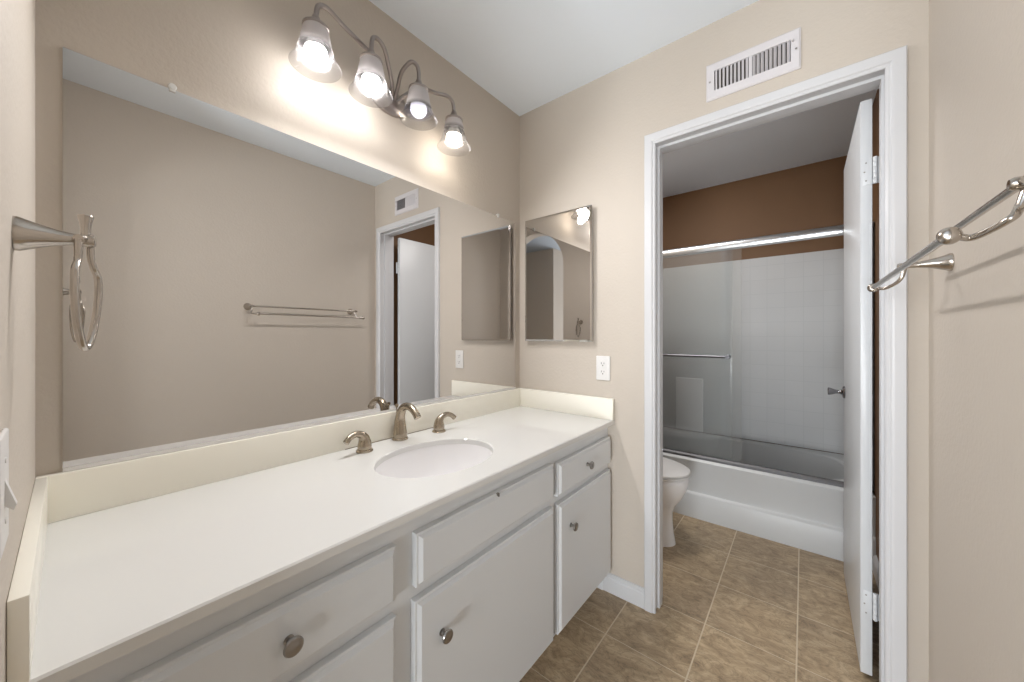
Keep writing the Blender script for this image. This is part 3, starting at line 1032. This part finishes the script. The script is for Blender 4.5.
# basin
rows = []
ang = [2 * PI * i / 96 for i in range(96)]
cxx, cyy = (X0 + X1) / 2, (Y0 + Y1) / 2 + .012
for gx, gy, z in ((0, 0, TZT - .012), (-.012, -.010, TZT - .05), (-.035, -.028, .20), (-.06, -.045, .12), (-.11, -.085, .09), (-.2, -.16, .085)):
    rr = []
    for a in ang:
        c, s = math.cos(a), math.sin(a)
        r = ((abs(c) / (.675 + gx)) ** 4.5 + (abs(s) / (.300 + gy)) ** 4.5) ** (-1 / 4.5)
        rr.append(b.verts.new((cxx + c * r, cyy + s * r, z)))
    rows.append(rr)
for a, c in zip(rows[:-1], rows[1:]):
    for i in range(96):
        j = (i + 1) % 96
        b.faces.new((a[i], a[j], c[j], c[i]))
b.faces.new(rows[-1])
obj('shell', b, M_TUB, bt)
b = BM()
prism(b, [(TY0 + .05, 0), (TY0 - .006, 0), (TY0 - .006, .148), (TY0 - .002, .158), (TY0 + .012, .166), (TY0 + .014, .18), (TY0 + .006, .30), (TY0 + .001, .366), (TY0 + .05, .366)], 'x', X0, X1)
obj('apron', b, M_TUB, bt, angle=50)

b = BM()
box(b, -.868, -.652, YB - .034, YB - .012, TZT + .002, .838, .010, 3)  # raised block standing in for an unidentified pale rectangle
tag(obj('raised_panel', b, M_PORC), 'white raised panel standing in for a pale rectangle behind the glass', 'wall panel')

# ------------------------------------------------------------------ shower enclosure
se = thing('shower_door', 'sliding glass shower screen with bright metal header above the tub', 'shower door', ((XM + XR) / 2, 2.65, TZT))
HZ0, HZ1, HY = 1.752, 1.803, 2.650
b = BM()
poly = [(HY - .026, HZ0), (HY - .030, HZ0 + .012), (HY - .030, HZ0 + .030), (HY - .022, HZ1 - .006), (HY - .008, HZ1), (HY + .026, HZ1), (HY + .026, HZ0)]
prism(b, poly, 'x', XM + .013, XR - .013)
obj('header_rail', b, M_SATIN, se, angle=60)
b = BM()
prism(b, [(HY - .030, TZT), (HY + .028, TZT), (HY + .028, TZT + .010), (HY + .004, TZT + .022), (HY - .020, TZT + .024), (HY - .030, TZT + .014)], 'x', XM + .013, XR - .013)
obj('bottom_track', b, M_TRACK, se, smooth=False)
for x0, x1 in ((XM + .013, XM + .033), (XR - .033, XR - .013)):
    b = BM(); box(b, x0, x1, HY - .024, HY + .024, TZT + .024, HZ0)
    obj('side_jamb', b, M_SATIN, se, smooth=False)
b = BM(); box(b, XM + .033, -.300, HY - .014, HY - .008, TZT + .020, HZ0 + .01)
g1 = obj('sliding_panel', b, M_GLASS, se, smooth=False)
b = BM(); box(b, XM + .036, -.352, HY + .010, HY + .016, TZT + .016, HZ0 + .01)
g2 = obj('sliding_panel', b, M_GLASS, se, smooth=False)
b = BM()
bz_, by_ = 1.066, HY - .052
tube(b, [(XM + .12, by_, bz_), (-.372, by_, bz_)], .0085, 16, 1)
for x in (XM + .14, -.372):
    lathe(b, [(.0125, 0), (.0125, .010), (.009, .014), (.009, .040), (.014, .044)], (x, by_ - .008, bz_), (0, 1, 0), 20)
obj('towel_bar', b, metal('dark_chrome', srgb(120, 120, 124), 0.22), g1)

# ------------------------------------------------------------------ toilet
TC = 2.195
to = thing('toilet', 'white toilet standing between doorway wall and tub', 'toilet', (-.85, TC, 0))
def egg(xb, xf, hw, z, n=56, blunt=2.3):
    pts = []
    cx_ = xb + (xf - xb) * .45
    for i in range(n):
        a = 2 * PI * i / n
        c, s = math.cos(a), math.sin(a)
        rx_ = (xf - cx_) if c > 0 else (cx_ - xb)
        e = 2.0 / (2.0 if c > 0 else blunt + .6)
        pts.append((cx_ + rx_ * math.copysign(abs(c) ** e, c), TC + hw * math.copysign(abs(s) ** (2.0 / 2.15), s), z))
    return pts
def loft(bm, secs, cap0=True, cap1=True):
    rows = [[bm.verts.new(p) for p in s] for s in secs]
    n = len(rows[0])
    for a, c in zip(rows[:-1], rows[1:]):
        for i in range(n):
            bm.faces.new((a[i], a[(i + 1) % n], c[(i + 1) % n], c[i]))
    if cap0: bm.faces.new(rows[0])
    if cap1: bm.faces.new(list(reversed(rows[-1])))
b = BM()
loft(b, [egg(-1.12, -.572, .118, 0), egg(-1.12, -.574, .117, .012), egg(-1.10, -.582, .108, .06), egg(-1.09, -.588, .100, .13), egg(-1.08, -.588, .100, .185), egg(-1.07, -.570, .118, .225), egg(-1.06, -.535, .150, .275), egg(-1.05, -.512, .172, .325), egg(-1.05, -.502, .181, .370), egg(-1.05, -.503, .181, .392), egg(-1.04, -.512, .172, .398)])
obj('bowl', b, M_PORC, to, angle=60)
b = BM()
loft(b, [egg(-1.0, -.502, .180, .400), egg(-1.0, -.497, .184, .404), egg(-1.0, -.497, .184, .412), egg(-1.0, -.503, .178, .416)])
obj('seat', b, M_PLAST, to, angle=50)
b = BM()
loft(b, [egg(-1.01, -.503, .179, .4175), egg(-1.01, -.496, .186, .421), egg(-1.01, -.497, .185, .429), egg(-1.0, -.510, .172, .436), egg(-.98, -.56, .13, .440), egg(-.93, -.66, .06, .4415)])
obj('lid', b, M_PLAST, to, angle=50)
b = BM()
loft(b, [[(x, y, z) for x, y in ((-1.236, TC - w), (xf, TC - w + .02), (xf, TC + w - .02), (-1.236, TC + w))] for z, xf, w in ((.375, -1.055, .19), (.40, -1.045, .205), (.72, -1.030, .222))])
bmesh.ops.bevel(b, geom=list(b.edges), offset=.014, segments=3, affect='EDGES', profile=.5)
obj('tank', b, M_PORC, to)
b = BM(); box(b, -1.240, -1.018, TC - .232, TC + .232, .722, .758, .012, 3)
obj('tank_lid', b, M_PORC, to)
b = BM()
lathe(b, [(.010, 0), (.010, .008), (.006, .014)], (-1.031, TC - .15, .665), (1, 0, 0), 16)
tube(b, [(-1.018, TC - .15, .665), (-1.014, TC - .10, .66), (-1.014, TC - .075, .655)], [.005, .0045, .006], 12, 4)
obj('flush_lever', b, M_CHROME, to)
